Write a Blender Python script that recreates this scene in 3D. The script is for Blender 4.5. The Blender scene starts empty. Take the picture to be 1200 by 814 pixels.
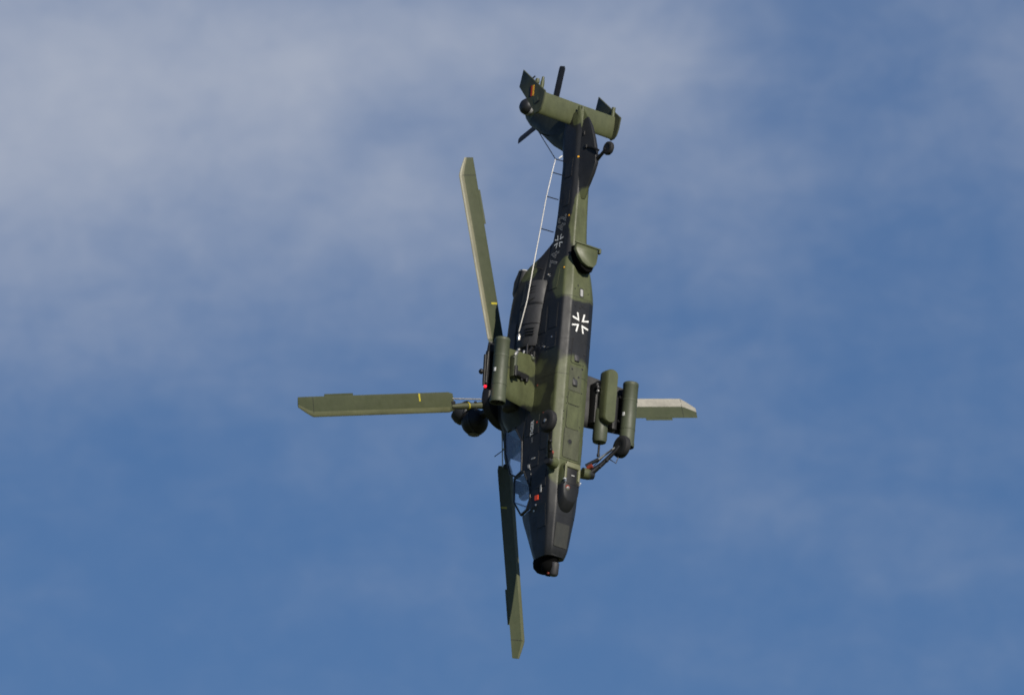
import bpy, bmesh, math, random
from mathutils import Vector, Matrix, noise
random.seed(4)
scene = bpy.context.scene
COL = scene.collection
PI = math.pi

# ------------------------------------------------------------------ camera, sky, sun
ELEV = math.radians(14.0)            # the photographer looks up at 14 degrees
DIST = 400.0
PXM = 45.75                          # pixels (of 1200) per metre at the helicopter
CAM = Vector((0, 0, 1.7))
RIGHT = Vector((1, 0, 0))
UPV = Vector((0, -math.sin(ELEV), math.cos(ELEV)))
BACK = Vector((0, -math.cos(ELEV), -math.sin(ELEV)))
RC = Matrix((RIGHT, UPV, BACK)).transposed()      # camera axes -> world

cam_d = bpy.data.cameras.new('camera')
cam = bpy.data.objects.new('camera', cam_d)
COL.objects.link(cam)
cam.matrix_world = Matrix.Translation(CAM) @ RC.to_4x4()
cam_d.sensor_width = 36.0
cam_d.lens = PXM * DIST / 1200.0 * 36.0
cam_d.clip_start = 0.5
cam_d.clip_end = 60000.0
scene.camera = cam
cam_d.dof.use_dof = True             # hand held telephoto, focused slightly short
cam_d.dof.focus_distance = 352.0
cam_d.dof.aperture_fstop = 2.8

SUN_CAM = Vector((0.459, 0.672, 0.581)).normalized()     # towards the sun, camera axes
SUN = RC @ SUN_CAM
sun_el = math.asin(SUN.z)
sun_az = math.atan2(SUN.x, SUN.y)
sd = bpy.data.lights.new('sun', 'SUN')
sd.energy = 4.8
sd.angle = math.radians(0.5)
sd.color = (1.0, 0.93, 0.82)
so = bpy.data.objects.new('sun', sd)
COL.objects.link(so)
so.rotation_euler = SUN.to_track_quat('Z', 'Y').to_euler()
so.location = (0, 0, 50)

scene.view_settings.view_transform = 'Standard'
scene.view_settings.look = 'None'
scene.view_settings.exposure = 0.0
scene.view_settings.gamma = 1.0
scene.view_settings.use_curve_mapping = False

world = bpy.data.worlds.new('World')
scene.world = world
world.use_nodes = True


class NT:
    """tiny helper for writing node trees"""
    def __init__(s, tree):
        s.t = tree
        s.n = tree.nodes
        s.l = tree.links

    def node(s, typ, **kw):
        n = s.n.new(typ)
        for k, v in kw.items():
            setattr(n, k, v)
        return n

    def put(s, sock, v):
        if hasattr(v, 'is_output') or isinstance(v, bpy.types.NodeSocket):
            s.l.new(v, sock)
        else:
            sock.default_value = v

    def math(s, op, a, b=None, c=None, clamp=False):
        n = s.node('ShaderNodeMath', operation=op)
        n.use_clamp = clamp
        s.put(n.inputs[0], a)
        if b is not None:
            s.put(n.inputs[1], b)
        if c is not None:
            s.put(n.inputs[2], c)
        return n.outputs[0]

    def vmath(s, op, a, b=None, sc=None):
        n = s.node('ShaderNodeVectorMath', operation=op)
        s.put(n.inputs[0], a)
        if b is not None:
            s.put(n.inputs[1], b)
        if sc is not None:
            s.put(n.inputs['Scale'], sc)
        return n.outputs['Value'] if op in ('DOT_PRODUCT', 'LENGTH', 'DISTANCE') else n.outputs[0]

    def noise(s, vec, scale, detail=4, rough=0.55, dist=0.0):
        n = s.node('ShaderNodeTexNoise')
        s.put(n.inputs['Vector'], vec)
        n.inputs['Scale'].default_value = scale
        n.inputs['Detail'].default_value = detail
        n.inputs['Roughness'].default_value = rough
        n.inputs['Distortion'].default_value = dist
        return n

    def ramp(s, v, lo, hi, a=0.0, b=1.0, smooth=True):
        n = s.node('ShaderNodeMapRange')
        n.interpolation_type = 'SMOOTHSTEP' if smooth else 'LINEAR'
        s.put(n.inputs['Value'], v)
        n.inputs['From Min'].default_value = lo
        n.inputs['From Max'].default_value = hi
        n.inputs['To Min'].default_value = a
        n.inputs['To Max'].default_value = b
        return n.outputs['Result']

    def mix(s, f, a, b):
        n = s.node('ShaderNodeMix', data_type='RGBA')
        s.put(n.inputs[0], f)
        s.put(n.inputs[6], a)
        s.put(n.inputs[7], b)
        return n.outputs[2]


def rgb(r, g, b):
    return (r, g, b, 1.0)


w = NT(world.node_tree)
for n in list(w.n):
    w.n.remove(n)
tc = w.node('ShaderNodeTexCoord')
sky = w.node('ShaderNodeTexSky', sky_type='NISHITA')
sky.sun_disc = False
sky.sun_elevation = sun_el
sky.sun_rotation = sun_az
sky.altitude = 600
sky.air_density = 1.0
sky.dust_density = 0.15
sky.ozone_density = 5.0
dirv = tc.outputs['Generated']
# thin high cloud: angular coordinates round the view line, noise everywhere, with a few
# broad banks of cloud where they hang in the sky
ax = w.vmath('DOT_PRODUCT', dirv, tuple(RIGHT))
ay = w.vmath('DOT_PRODUCT', dirv, tuple(UPV))
HALF = 600.0 / (PXM * DIST)          # half the picture width in radians
ux = w.math('DIVIDE', ax, HALF)
uy = w.math('DIVIDE', ay, HALF)
cv = w.node('ShaderNodeCombineXYZ')
w.put(cv.inputs[0], ux)
w.put(cv.inputs[1], uy)
w.put(cv.inputs[2], w.vmath('DOT_PRODUCT', dirv, tuple(BACK)))
mp = w.node('ShaderNodeMapping')
w.put(mp.inputs['Vector'], cv.outputs[0])
mp.inputs['Rotation'].default_value = (0, 0, math.radians(-28))
mp.inputs['Scale'].default_value = (0.75, 1.5, 1.0)
n1 = w.noise(mp.outputs[0], 1.5, 5, 0.52, 0.35)
n2 = w.noise(mp.outputs[0], 4.2, 6, 0.6, 0.5)
n3 = w.noise(cv.outputs[0], 11.0, 6, 0.62, 0.3)
nz = w.math('ADD', w.math('MULTIPLY', n1.outputs[0], 0.24), w.math('MULTIPLY', n2.outputs[0], 0.26))
nz = w.math('ADD', nz, w.math('MULTIPLY', n3.outputs[0], 0.17))


def bank(cx, cy, rx, ry, rot, amp):
    c, s_ = math.cos(rot), math.sin(rot)
    dx = w.math('SUBTRACT', ux, cx)
    dy = w.math('SUBTRACT', uy, cy)
    a = w.math('DIVIDE', w.math('ADD', w.math('MULTIPLY', dx, c), w.math('MULTIPLY', dy, s_)), rx)
    b = w.math('DIVIDE', w.math('SUBTRACT', w.math('MULTIPLY', dy, c), w.math('MULTIPLY', dx, s_)), ry)
    d = w.math('ADD', w.math('MULTIPLY', a, a), w.math('MULTIPLY', b, b))
    return w.math('MULTIPLY', w.math('EXPONENT', w.math('MULTIPLY', d, -1.0)), amp)


cov = nz
for args in ((-0.85, 0.33, 1.00, 0.36, 0.10, 0.28), (-1.05, 0.62, 0.66, 0.34, 0.0, 0.30),
             (-0.10, 0.62, 0.66, 0.16, 0.10, 0.22), (-0.20, 0.28, 0.30, 0.14, -0.6, 0.12),
             (-0.27, 0.42, 0.13, 0.07, 0.5, -0.14), (0.42, 0.26, 0.22, 0.28, 0.3, 0.15),
             (0.22, 0.52, 0.16, 0.16, 0.0, 0.14), (1.0, 0.55, 0.26, 0.34, 0.0, 0.22),
             (0.50, -0.28, 0.55, 0.12, -0.35, 0.07), (0.0, -0.66, 1.4, 0.2, 0.0, -0.03)):
    cov = w.math('ADD', cov, bank(*args))
cmask = w.ramp(cov, 0.24, 1.08, 0.0, 1.0, True)
bg = w.node('ShaderNodeBackground')
SKYK = 0.064
skyblue = w.vmath('MULTIPLY', sky.outputs[0], (0.70, 0.80, 0.94))
skyc = w.mix(w.math('MULTIPLY', cmask, 1.0), skyblue, rgb(6.6, 7.2, 8.6))
w.put(bg.inputs['Color'], skyc)
bg.inputs['Strength'].default_value = SKYK
wo = w.node('ShaderNodeOutputWorld')
w.l.new(bg.outputs[0], wo.inputs[0])

# ------------------------------------------------------------------ materials


def new_mat(name):
    m = bpy.data.materials.new(name)
    m.use_nodes = True
    t = NT(m.node_tree)
    b = t.n['Principled BSDF']
    return m, t, b


def coords(t):
    return t.node('ShaderNodeTexCoord').outputs['Object']


def grime(t, co, base, amt=0.25, scale=3.0):
    """slow mottling and streaks along the airframe: stays put when the light moves"""
    mpn = t.node('ShaderNodeMapping')
    t.put(mpn.inputs['Vector'], co)
    mpn.inputs['Scale'].default_value = (0.6, 1.6, 1.6)
    a = t.noise(mpn.outputs[0], scale, 6, 0.65).outputs[0]
    b = t.noise(co, scale * 9, 3, 0.6).outputs[0]
    f = t.math('ADD', t.ramp(a, 0.3, 0.7, 1 - amt, 1 + amt, False), t.ramp(b, 0.3, 0.7, -amt * 0.35, amt * 0.35, False))
    return t.vmath('SCALE', base, sc=f)


def bumpy(t, b, co, scale=14, strength=0.08, dist=0.01):
    bp = t.node('ShaderNodeBump')
    bp.inputs['Strength'].default_value = strength
    bp.inputs['Distance'].default_value = dist
    t.put(bp.inputs['Height'], t.noise(co, scale, 3, 0.5).outputs[0])
    t.l.new(bp.outputs[0], b.inputs['Normal'])


def paint(name, col, rough=0.5, metal=0.0, amt=0.2, scale=3.0, spec=0.5, bump=0.06):
    m, t, b = new_mat(name)
    co = coords(t)
    t.put(b.inputs['Base Color'], grime(t, co, col[:3], amt, scale))
    t.put(b.inputs['Roughness'], t.ramp(t.noise(co, 5, 4, 0.6).outputs[0], 0.3, 0.7, rough - 0.07, rough + 0.07, False))
    b.inputs['Metallic'].default_value = metal
    b.inputs['Specular IOR Level'].default_value = spec
    if bump:
        bumpy(t, b, co, 12, bump)
    return m


DARK = (0.0145, 0.0155, 0.018)
GREEN = (0.076, 0.086, 0.040)
DGREEN = (0.026, 0.032, 0.019)


def camo_material():
    m, t, b = new_mat('camouflage paint')
    co = coords(t)
    wn = t.node('ShaderNodeTexNoise')
    t.put(wn.inputs['Vector'], co)
    wn.inputs['Scale'].default_value = 1.6
    wn.inputs['Detail'].default_value = 3
    off = t.vmath('SCALE', t.vmath('SUBTRACT', wn.outputs['Color'], (0.5, 0.5, 0.5)), sc=0.42)
    p = t.vmath('ADD', co, off)

    def field(blobs):
        out = None
        for c, r in blobs:
            q = t.vmath('ABSOLUTE', t.vmath('DIVIDE', t.vmath('SUBTRACT', p, c), r))
            s = t.node('ShaderNodeSeparateXYZ')
            t.put(s.inputs[0], q)
            e = 3.0
            v = t.math('ADD', t.math('ADD', t.math('POWER', s.outputs[0], e), t.math('POWER', s.outputs[1], e)),
                       t.math('POWER', s.outputs[2], e))
            v = t.math('SUBTRACT', 1.0, v)
            out = v if out is None else t.math('MAXIMUM', out, v)
        return t.ramp(out, -0.14, 0.18, 0, 1)
    g = field([((1.22, 0.0, -0.05), (1.78, 0.75, 0.33)), ((-2.72, 0.0, 0.05), (0.62, 1.0, 0.62)),
               ((-4.40, -0.1, 0.13), (0.90, 0.5, 0.27)), ((0.34, 1.15, 0.85), (0.42, 0.68, 0.5)), ((-0.40, 1.15, 0.85), (0.34, 0.68, 0.5)), ((-8.3, 0.0, 2.75), (0.6, 0.6, 0.35)),
               ((-3.25, 0.6, 1.75), (0.33, 0.5, 0.32)), ((-7.4, 0.0, 0.55), (0.42, 0.4, 0.2))])
    dg = field([((0.25, 0.5, 0.55), (1.05, 0.5, 0.55)), ((1.0, 0.5, 1.9), (0.5, 0.6, 0.4)),
                ((0.25, -0.5, 0.55), (1.05, 0.5, 0.55)), ((-7.3, 0.0, 1.9), (0.9, 0.3, 0.8))])  # fin blob: dark olive, darkened further for the stabiliser's shadow
    c1 = t.mix(t.math('MULTIPLY', dg, 0.7), rgb(*DARK), rgb(*DGREEN))
    c2 = t.mix(g, c1, rgb(*GREEN))
    t.put(b.inputs['Base Color'], grime(t, co, c2, 0.26, 2.4))
    t.put(b.inputs['Roughness'], t.ramp(t.noise(co, 4, 5, 0.6).outputs[0], 0.3, 0.7, 0.43, 0.56, False))
    b.inputs['Specular IOR Level'].default_value = 0.36
    bumpy(t, b, co, 6, 0.12, 0.02)
    return m


M = {}
M['camo'] = camo_material()
M['green'] = paint('olive green paint', GREEN, 0.5, amt=0.16)
M['dgreen'] = paint('dark green paint', (0.058, 0.068, 0.040), 0.56, amt=0.16)
M['fingreen'] = paint('fin green paint', (0.060, 0.066, 0.034), 0.55, amt=0.2)
M['dark'] = paint('dark grey paint', DARK, 0.48)
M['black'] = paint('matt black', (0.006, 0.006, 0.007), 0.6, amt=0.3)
M['blackmetal'] = paint('dark oiled metal', (0.03, 0.03, 0.032), 0.38, metal=0.6, amt=0.35)
M['grey'] = paint('bare grey cowl', (0.034, 0.034, 0.037), 0.6, metal=0.1, amt=0.3)
M['rubber'] = paint('tyre rubber', (0.011, 0.011, 0.012), 0.75, amt=0.3)
M['metal'] = paint('bright metal', (0.62, 0.60, 0.56), 0.36, metal=0.9, amt=0.1, bump=0)
M['wire'] = paint('aerial tube', (0.55, 0.53, 0.49), 0.4, amt=0.12, bump=0)
M['white'] = paint('white marking', (0.82, 0.82, 0.80), 0.5, amt=0.05, bump=0)
M['lgrey'] = paint('light grey stencil', (0.36, 0.36, 0.36), 0.55, amt=0.15, bump=0)
M['outline'] = paint('faded white outline', (0.36, 0.36, 0.36), 0.55, amt=0.15, bump=0)
M['yellow'] = paint('yellow mark', (0.42, 0.36, 0.03), 0.5, amt=0.1, bump=0)
M['gold'] = paint('flag gold', (0.85, 0.42, 0.02), 0.5, amt=0.05, bump=0)
M['red'] = paint('flag red', (0.55, 0.03, 0.01), 0.5, amt=0.05, bump=0)
M['orange'] = paint('bright orange mark', (0.95, 0.08, 0.02), 0.45, amt=0.05, bump=0)
M['rust'] = paint('red brown part', (0.22, 0.035, 0.018), 0.5, amt=0.2, bump=0)
M['blade'] = paint('rotor blade paint', (0.047, 0.056, 0.024), 0.52, amt=0.13, scale=1.2, bump=0)
M['deepblack'] = paint('deep black and painted shade', (0.002, 0.002, 0.002), 0.9, spec=0.1, bump=0)  # black nose parts; on the rear fairing it is painted shade
M['strip'] = paint('worn pale erosion strip', (0.36, 0.34, 0.29), 0.42, metal=0.2, amt=0.2, scale=2, bump=0)  # strip where the sun catches it, light put into the colour
M['strip_unlit'] = paint('painted erosion strip', (0.10, 0.105, 0.055), 0.42, amt=0.2, scale=2, bump=0)  # same strip coloured as if out of the sun
M['interior'] = paint('cockpit interior', (0.03, 0.03, 0.032), 0.7, amt=0.3)


def glass_material(name='canopy glass', ior=1.35, tint=0.95):
    m, t, b = new_mat(name)
    b.inputs['Base Color'].default_value = rgb(0.78, 0.86, 0.9)
    b.inputs['Roughness'].default_value = 0.02
    b.inputs['IOR'].default_value = 1.52
    out = t.n['Material Output']
    tr = t.node('ShaderNodeBsdfTransparent')
    tr.inputs[0].default_value = rgb(tint, tint, tint)
    gl = t.node('ShaderNodeBsdfGlossy')
    gl.inputs['Roughness'].default_value = 0.02
    gl.inputs['Color'].default_value = rgb(1, 1, 1)
    # two-sided Schlick reflectance (a plain Fresnel node goes fully mirror on back faces)
    ge = t.node('ShaderNodeNewGeometry')
    cs = t.math('ABSOLUTE', t.vmath('DOT_PRODUCT', ge.outputs['Normal'], ge.outputs['Incoming']))
    f0 = ((ior - 1) / (ior + 1)) ** 2
    fres = t.math('ADD', f0, t.math('MULTIPLY', 1 - f0, t.math('POWER', t.math('SUBTRACT', 1.0, cs, clamp=True), 5.0)), clamp=True)
    mx = t.node('ShaderNodeMixShader')
    t.l.new(fres, mx.inputs[0])
    t.l.new(tr.outputs[0], mx.inputs[1])
    t.l.new(gl.outputs[0], mx.inputs[2])
    t.l.new(mx.outputs[0], out.inputs[0])
    return m


M['glass'] = glass_material()
M['coated'] = glass_material('clear canopy glass', 2.0, 0.99)


def lens_material(name, col, emit=0.0):
    m, t, b = new_mat(name)
    b.inputs['Base Color'].default_value = rgb(*col)
    b.inputs['Roughness'].default_value = 0.12
    if emit:
        b.inputs['Emission Color'].default_value = rgb(*col)
        b.inputs['Emission Strength'].default_value = emit
    return m


M['lens'] = lens_material('dark sensor glass', (0.01, 0.012, 0.02))
M['rim'] = paint('pale green rim', (0.15, 0.155, 0.085), 0.5, amt=0.15, bump=0)
M['keelpanel'] = paint('worn keel panel', (0.062, 0.067, 0.038), 0.55, amt=0.3)
M['nosepanel'] = paint('worn nose panel', (0.028, 0.029, 0.025), 0.55, amt=0.25)
M['redlamp'] = lens_material('lit red lamp', (1.0, 0.02, 0.05), 0.8)

# ------------------------------------------------------------------ mesh helpers


def link(name, verts, faces, mat, parent=None, angle=35, label=None):
    me = bpy.data.meshes.new(name)
    me.from_pydata([tuple(v) for v in verts], [], faces)
    me.update()
    bm = bmesh.new()
    bm.from_mesh(me)
    bmesh.ops.remove_doubles(bm, verts=bm.verts, dist=1e-5)
    bmesh.ops.recalc_face_normals(bm, faces=bm.faces)
    bm.to_mesh(me)
    bm.free()
    me.polygons.foreach_set('use_smooth', [True] * len(me.polygons))
    me.set_sharp_from_angle(angle=math.radians(angle))
    me.materials.append(mat)
    o = bpy.data.objects.new(name, me)
    COL.objects.link(o)
    if parent is not None:
        o.parent = parent
    if label:
        o['label'] = label
    return o


class MB:
    """collects shapes into one mesh"""
    def __init__(s):
        s.v = []
        s.f = []

    def add(s, vs, fs):
        k = len(s.v)
        s.v += [Vector(p) for p in vs]
        s.f += [tuple(i + k for i in f) for f in fs]
        return s

    def loft(s, rings, cap=True):
        n = len(rings[0])
        vs = [p for r in rings for p in r]
        fs = []
        for i in range(len(rings) - 1):
            for j in range(n):
                a, b = i * n + j, i * n + (j + 1) % n
                fs.append((a, b, b + n, a + n))
        if cap:
            fs.append(tuple(range(n)))
            fs.append(tuple((len(rings) - 1) * n + j for j in range(n)))
        return s.add(vs, fs)

    def tube(s, pts, r, seg=10, cap=True):
        """round bar through pts; r is one radius or one per point"""
        pts = [Vector(p) for p in pts]
        rs = r if isinstance(r, (list, tuple)) else [r] * len(pts)
        rings = []
        ref = None
        for i, p in enumerate(pts):
            d = (pts[min(i + 1, len(pts) - 1)] - pts[max(i - 1, 0)]).normalized()
            if ref is None:
                ref = Vector((0, 0, 1)) if abs(d.z) < 0.9 else Vector((1, 0, 0))
            a = d.cross(ref).normalized()
            b = d.cross(a).normalized()
            ref = -b if False else ref
            rings.append([p + (a * math.cos(2 * PI * k / seg) + b * math.sin(2 * PI * k / seg)) * rs[i] for k in range(seg)])
        return s.loft(rings, cap)

    def box(s, c, size, rot=None, bev=0.0):
        hx, hy, hz = [q / 2 for q in size]
        R = rot if rot is not None else Matrix.Identity(3)
        c = Vector(c)
        if bev <= 0:
            vs = [c + R @ Vector((x, y, z)) for x in (-hx, hx) for y in (-hy, hy) for z in (-hz, hz)]
            return s.add(vs, [(0, 1, 3, 2), (4, 6, 7, 5), (0, 4, 5, 1), (2, 3, 7, 6), (0, 2, 6, 4), (1, 5, 7, 3)])
        rings = []
        for x, q in ((-hx, bev), (-hx + bev, 0), (hx - bev, 0), (hx, bev)):
            ring = []
            for sy, sz in ((1, 1), (-1, 1), (-1, -1), (1, -1)):
                y, z = sy * (hy - q), sz * (hz - q)
                pts = [(y, z - sz * bev), (y - sy * bev * .3, z - sz * bev * .3), (y - sy * bev, z)]
                if sy * sz < 0:
                    pts.reverse()
                ring += [c + R @ Vector((x, a, b)) for a, b in pts]
            rings.append(ring)
        return s.loft(rings)

    def ball(s, c, r, seg=18, rings=10, sc=(1, 1, 1), rot=None):
        c = Vector(c)
        R = rot if rot is not None else Matrix.Identity(3)
        L = []
        for i in range(rings + 1):
            t = PI * i / rings
            rr = max(math.sin(t), 1e-4)
            L.append([c + R @ Vector((r * math.cos(t) * sc[0], r * rr * math.cos(2 * PI * k / seg) * sc[1],
                                      r * rr * math.sin(2 * PI * k / seg) * sc[2])) for k in range(seg)])
        return s.loft(L, cap=True)

    def lathe(s, prof, origin, axis, seg=24):
        """prof: (distance along axis, radius)"""
        o = Vector(origin)
        ax_ = Vector(axis).normalized()
        ref = Vector((0, 0, 1)) if abs(ax_.z) < 0.9 else Vector((1, 0, 0))
        a = ax_.cross(ref).normalized()
        b = ax_.cross(a).normalized()
        L = [[o + ax_ * t + (a * math.cos(2 * PI * k / seg) + b * math.sin(2 * PI * k / seg)) * max(r, 1e-4)
              for k in range(seg)] for t, r in prof]
        return s.loft(L)

    def prism(s, poly, fn0, fn1):
        """poly of 2-d points; fn0/fn1 map a 2-d point to the two faces"""
        n = len(poly)
        vs = [Vector(fn0(*p)) for p in poly] + [Vector(fn1(*p)) for p in poly]
        fs = [tuple(range(n)), tuple(range(n, 2 * n))] + [(i, (i + 1) % n, (i + 1) % n + n, i + n) for i in range(n)]
        return s.add(vs, fs)

    def build(s, name, mat, parent=None, angle=35, label=None):
        return link(name, s.v, s.f, M[mat] if isinstance(mat, str) else mat, parent, angle, label)


def pchip(xs, ys, x):
    """monotone interpolation"""
    n = len(xs)
    if x <= xs[0]:
        return ys[0]
    if x >= xs[-1]:
        return ys[-1]
    h = [xs[i + 1] - xs[i] for i in range(n - 1)]
    d = [(ys[i + 1] - ys[i]) / h[i] for i in range(n - 1)]
    m = [0.0] * n
    for i in range(1, n - 1):
        if d[i - 1] * d[i] > 0:
            w1, w2 = 2 * h[i] + h[i - 1], h[i] + 2 * h[i - 1]
            m[i] = (w1 + w2) / (w1 / d[i - 1] + w2 / d[i])
    m[0], m[-1] = d[0], d[-1]
    for i in range(n - 1):
        if x <= xs[i + 1]:
            t = (x - xs[i]) / h[i]
            return ((1 + 2 * t) * (1 - t) ** 2 * ys[i] + t * (1 - t) ** 2 * h[i] * m[i]
                    + t * t * (3 - 2 * t) * ys[i + 1] + t * t * (t - 1) * h[i] * m[i + 1])


def rounded(poly, radii, per_seg=3, per_corner=4):
    """open polyline with rounded inner corners, fixed number of points"""
    P = [Vector((p[0], p[1])) for p in poly]
    n = len(P)
    ends = []
    for i in range(n):
        if i in (0, n - 1) or radii[i] <= 0:
            ends.append((P[i], P[i]))
            continue
        a, b = P[i - 1] - P[i], P[i + 1] - P[i]
        r = min(radii[i], a.length * 0.45, b.length * 0.45)
        ends.append((P[i] + a.normalized() * r, P[i] + b.normalized() * r))
    out = [P[0]]
    for i in range(1, n):
        s0, s1 = ends[i - 1][1], ends[i][0]
        for k in range(1, per_seg + 1):
            out.append(s0.lerp(s1, k / per_seg))
        if i < n - 1:
            for k in range(1, per_corner + 1):
                t = k / per_corner
                out.append(ends[i][0].lerp(P[i], t).lerp(P[i].lerp(ends[i][1], t), t))
    return out


# ------------------------------------------------------------------ the helicopter, in its own axes
# x forward, y to port, z up, metres; mast at x = 0, belly at z = 0, rotor plane at z = 2.95
HZ = 2.95
Fv = Vector((-0.07593162, -0.9341587, 0.34868598))
Pv = Vector((-0.78182601, 0.27281591, 0.56064211))
Uv = Vector((-0.61885578, -0.2300413, -0.75106492))
Rb = RC @ Matrix((Fv, Pv, Uv)).transposed()
hub_w = CAM + RC @ Vector(((590 - 600) / PXM, (407 - 474) / PXM, -DIST))
root = bpy.data.objects.new('attack_helicopter', None)
COL.objects.link(root)
root.matrix_world = Matrix.Translation(hub_w - Rb @ Vector((0, 0, HZ))) @ Rb.to_4x4()
root['label'] = 'dark green and black camouflaged attack helicopter diving nose down in the blue sky'
root['category'] = 'helicopter'

# --- hull and boom: one loft
ST = [  # x, zb, zt, wb, wm, ch, zs, ws, wt
    (4.80, .16, .96, .20, .31, .12, .74, .26, .12),
    (4.60, .09, 1.04, .235, .355, .13, .80, .30, .14),
    (4.10, .045, 1.25, .265, .405, .13, .88, .35, .18),
    (3.50, .0, 1.47, .28, .46, .13, .98, .42, .24),
    (3.47, .0, 0.86, .28, .462, .13, .83, .452, .42),
    (2.44, .0, 0.92, .30, .50, .13, .89, .49, .46),
    (2.40, .0, 1.32, .30, .50, .13, 1.28, .485, .45),
    (1.00, .0, 1.36, .30, .51, .13, 1.32, .50, .46),
    (-2.1, .0, 1.36, .30, .50, .13, 1.32, .49, .44),
    (-2.7, .06, 1.34, .27, .455, .14, 1.27, .43, .38),
    (-3.3, .17, 1.25, .22, .375, .14, 1.12, .35, .28),
    (-3.9, .25, 1.13, .19, .31, .12, 1.00, .29, .20),
    (-4.8, .28, 1.07, .17, .275, .12, .95, .25, .16),
    (-5.9, .29, 1.05, .15, .25, .12, .95, .22, .14),
    (-6.8, .36, 1.22, .11, .205, .12, 1.05, .17, .09),
    (-7.45, .50, 1.25, .05, .11, .10, 1.08, .10, .05),
]
STx = [s[0] for s in ST][::-1]
STc = [[s[k] for s in ST][::-1] for k in range(1, 9)]


def params(x):
    return [pchip(STx, c, x) for c in STc]


def half_section(x):
    zb, zt, wb, wm, ch, zs, ws, wt = params(x)
    return rounded([(0, zb), (wb, zb), (wm, zb + ch), (ws, zs), (wt, zt), (0, zt)], [0, .04, .045, .06, .06, 0])


def full_ring(x):
    h = half_section(x)
    ring = [Vector((x, p.x, p.y)) for p in h]
    ring += [Vector((x, -p.x, p.y)) for p in h[-2:0:-1]]
    return ring


def side_y(x, z):
    """outer half width of the hull at (x, z)"""
    h = half_section(x)
    best = 0.0
    for a, b in zip(h, h[1:]):
        if (a.y - z) * (b.y - z) <= 0 and abs(a.y - b.y) > 1e-6:
            t = (z - a.y) / (b.y - a.y)
            best = max(best, a.x + (b.x - a.x) * t)
    return best


def belly_z(x, y):
    h = half_section(x)
    y = abs(y)
    for a, b in zip(h, h[1:]):
        if a.x <= y <= b.x and b.x - a.x > 1e-6:
            return a.y + (b.y - a.y) * (y - a.x) / (b.x - a.x)
    return h[0].y


xs = []
x = 4.8
while x > -7.45:
    xs.append(x)
    x -= 0.10
xs = sorted(set([round(q, 3) for q in xs] + STx), reverse=True)
hull = MB().loft([full_ring(x) for x in xs]).build('fuselage', 'camo', root, 50)


def side_plate(poly, name, mat, parent, th=0.006, side=1, nx=10, nz=5, extra=0.0, label=None):
    """a plate that hugs the flank: poly of (x, z), convex"""
    x0, x1 = min(p[0] for p in poly), max(p[0] for p in poly)
    rows = []
    for i in range(nx + 1):
        x = x0 + (x1 - x0) * (0.002 + 0.996 * i / nx)
        zz = []
        for a, b in zip(poly, poly[1:] + poly[:1]):
            if (a[0] - x) * (b[0] - x) <= 0 and abs(a[0] - b[0]) > 1e-9:
                zz.append(a[1] + (b[1] - a[1]) * (x - a[0]) / (b[0] - a[0]))
        lo, hi = min(zz), max(zz)
        rows.append([(x, lo + (hi - lo) * j / nz) for j in range(nz + 1)])
    vs, fs = [], []
    n = nz + 1
    for lay in (extra - 0.004, extra + th):
        for r in rows:
            for (x, z) in r:
                vs.append((x, side * (side_y(x, z) + lay), z))
    L = len(rows) * n
    for i in range(nx):
        for j in range(nz):
            a = i * n + j
            fs.append((L + a, L + a + 1, L + a + 1 + n, L + a + n))
    for i in range(nx):
        for j in (0, nz):
            a = i * n + j
            fs.append((a, a + n, a + n + L, a + L))
    for j in range(nz):
        for i in (0, nx):
            a = i * n + j
            fs.append((a, a + 1, a + 1 + L, a + L))
    return link(name, vs, fs, M[mat], parent, 40, label)


def belly_plate(cx, cy, lx, ly, name, mat, parent, th=0.007, cr=0.05, rot=0.0, label=None):
    """a plate under the belly with rounded corners"""
    pts = []
    for sx, sy, a0 in ((1, 1, 0), (-1, 1, 90), (-1, -1, 180), (1, -1, 270)):
        for k in range(5):
            a = math.radians(a0 + 22.5 * k)
            pts.append((sx * (lx / 2 - cr) + cr * math.cos(a), sy * (ly / 2 - cr) + cr * math.sin(a)))
    c, s_ = math.cos(rot), math.sin(rot)
    P2 = [(cx + c * a - s_ * b, cy + s_ * a + c * b) for a, b in pts]
    mb = MB()
    n = len(P2)
    K = 5
    vs, fs = [], []
    for k in range(K + 1):
        q = k / K
        for (a, b) in P2:
            x, y = cx + (a - cx) * q, cy + (b - cy) * q
            vs.append((x, y, belly_z(x, y) - th))
    for k in range(K):
        for j in range(n):
            a, b = k * n + j, k * n + (j + 1) % n
            fs.append((a, b, b + n, a + n))
    for (a, b) in P2:
        vs.append((a, b, belly_z(a, b) + 0.004))
    for j in range(n):
        a, b = K * n + j, K * n + (j + 1) % n
        fs.append((a, b, b + n, a + n))
    return link(name, vs, fs, M[mat], parent, 40, label)


def framed_belly(cx, cy, lx, ly, cr=0.05, mat='camo'):
    """an access panel with the dark gap round it"""
    p = belly_plate(cx, cy, lx, ly, 'access_panel', mat, hull, th=0.012, cr=cr)
    belly_plate(cx, cy, lx + .022, ly + .022, 'panel_gap', 'black', hull, th=0.003, cr=cr + .02)
    return p


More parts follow.
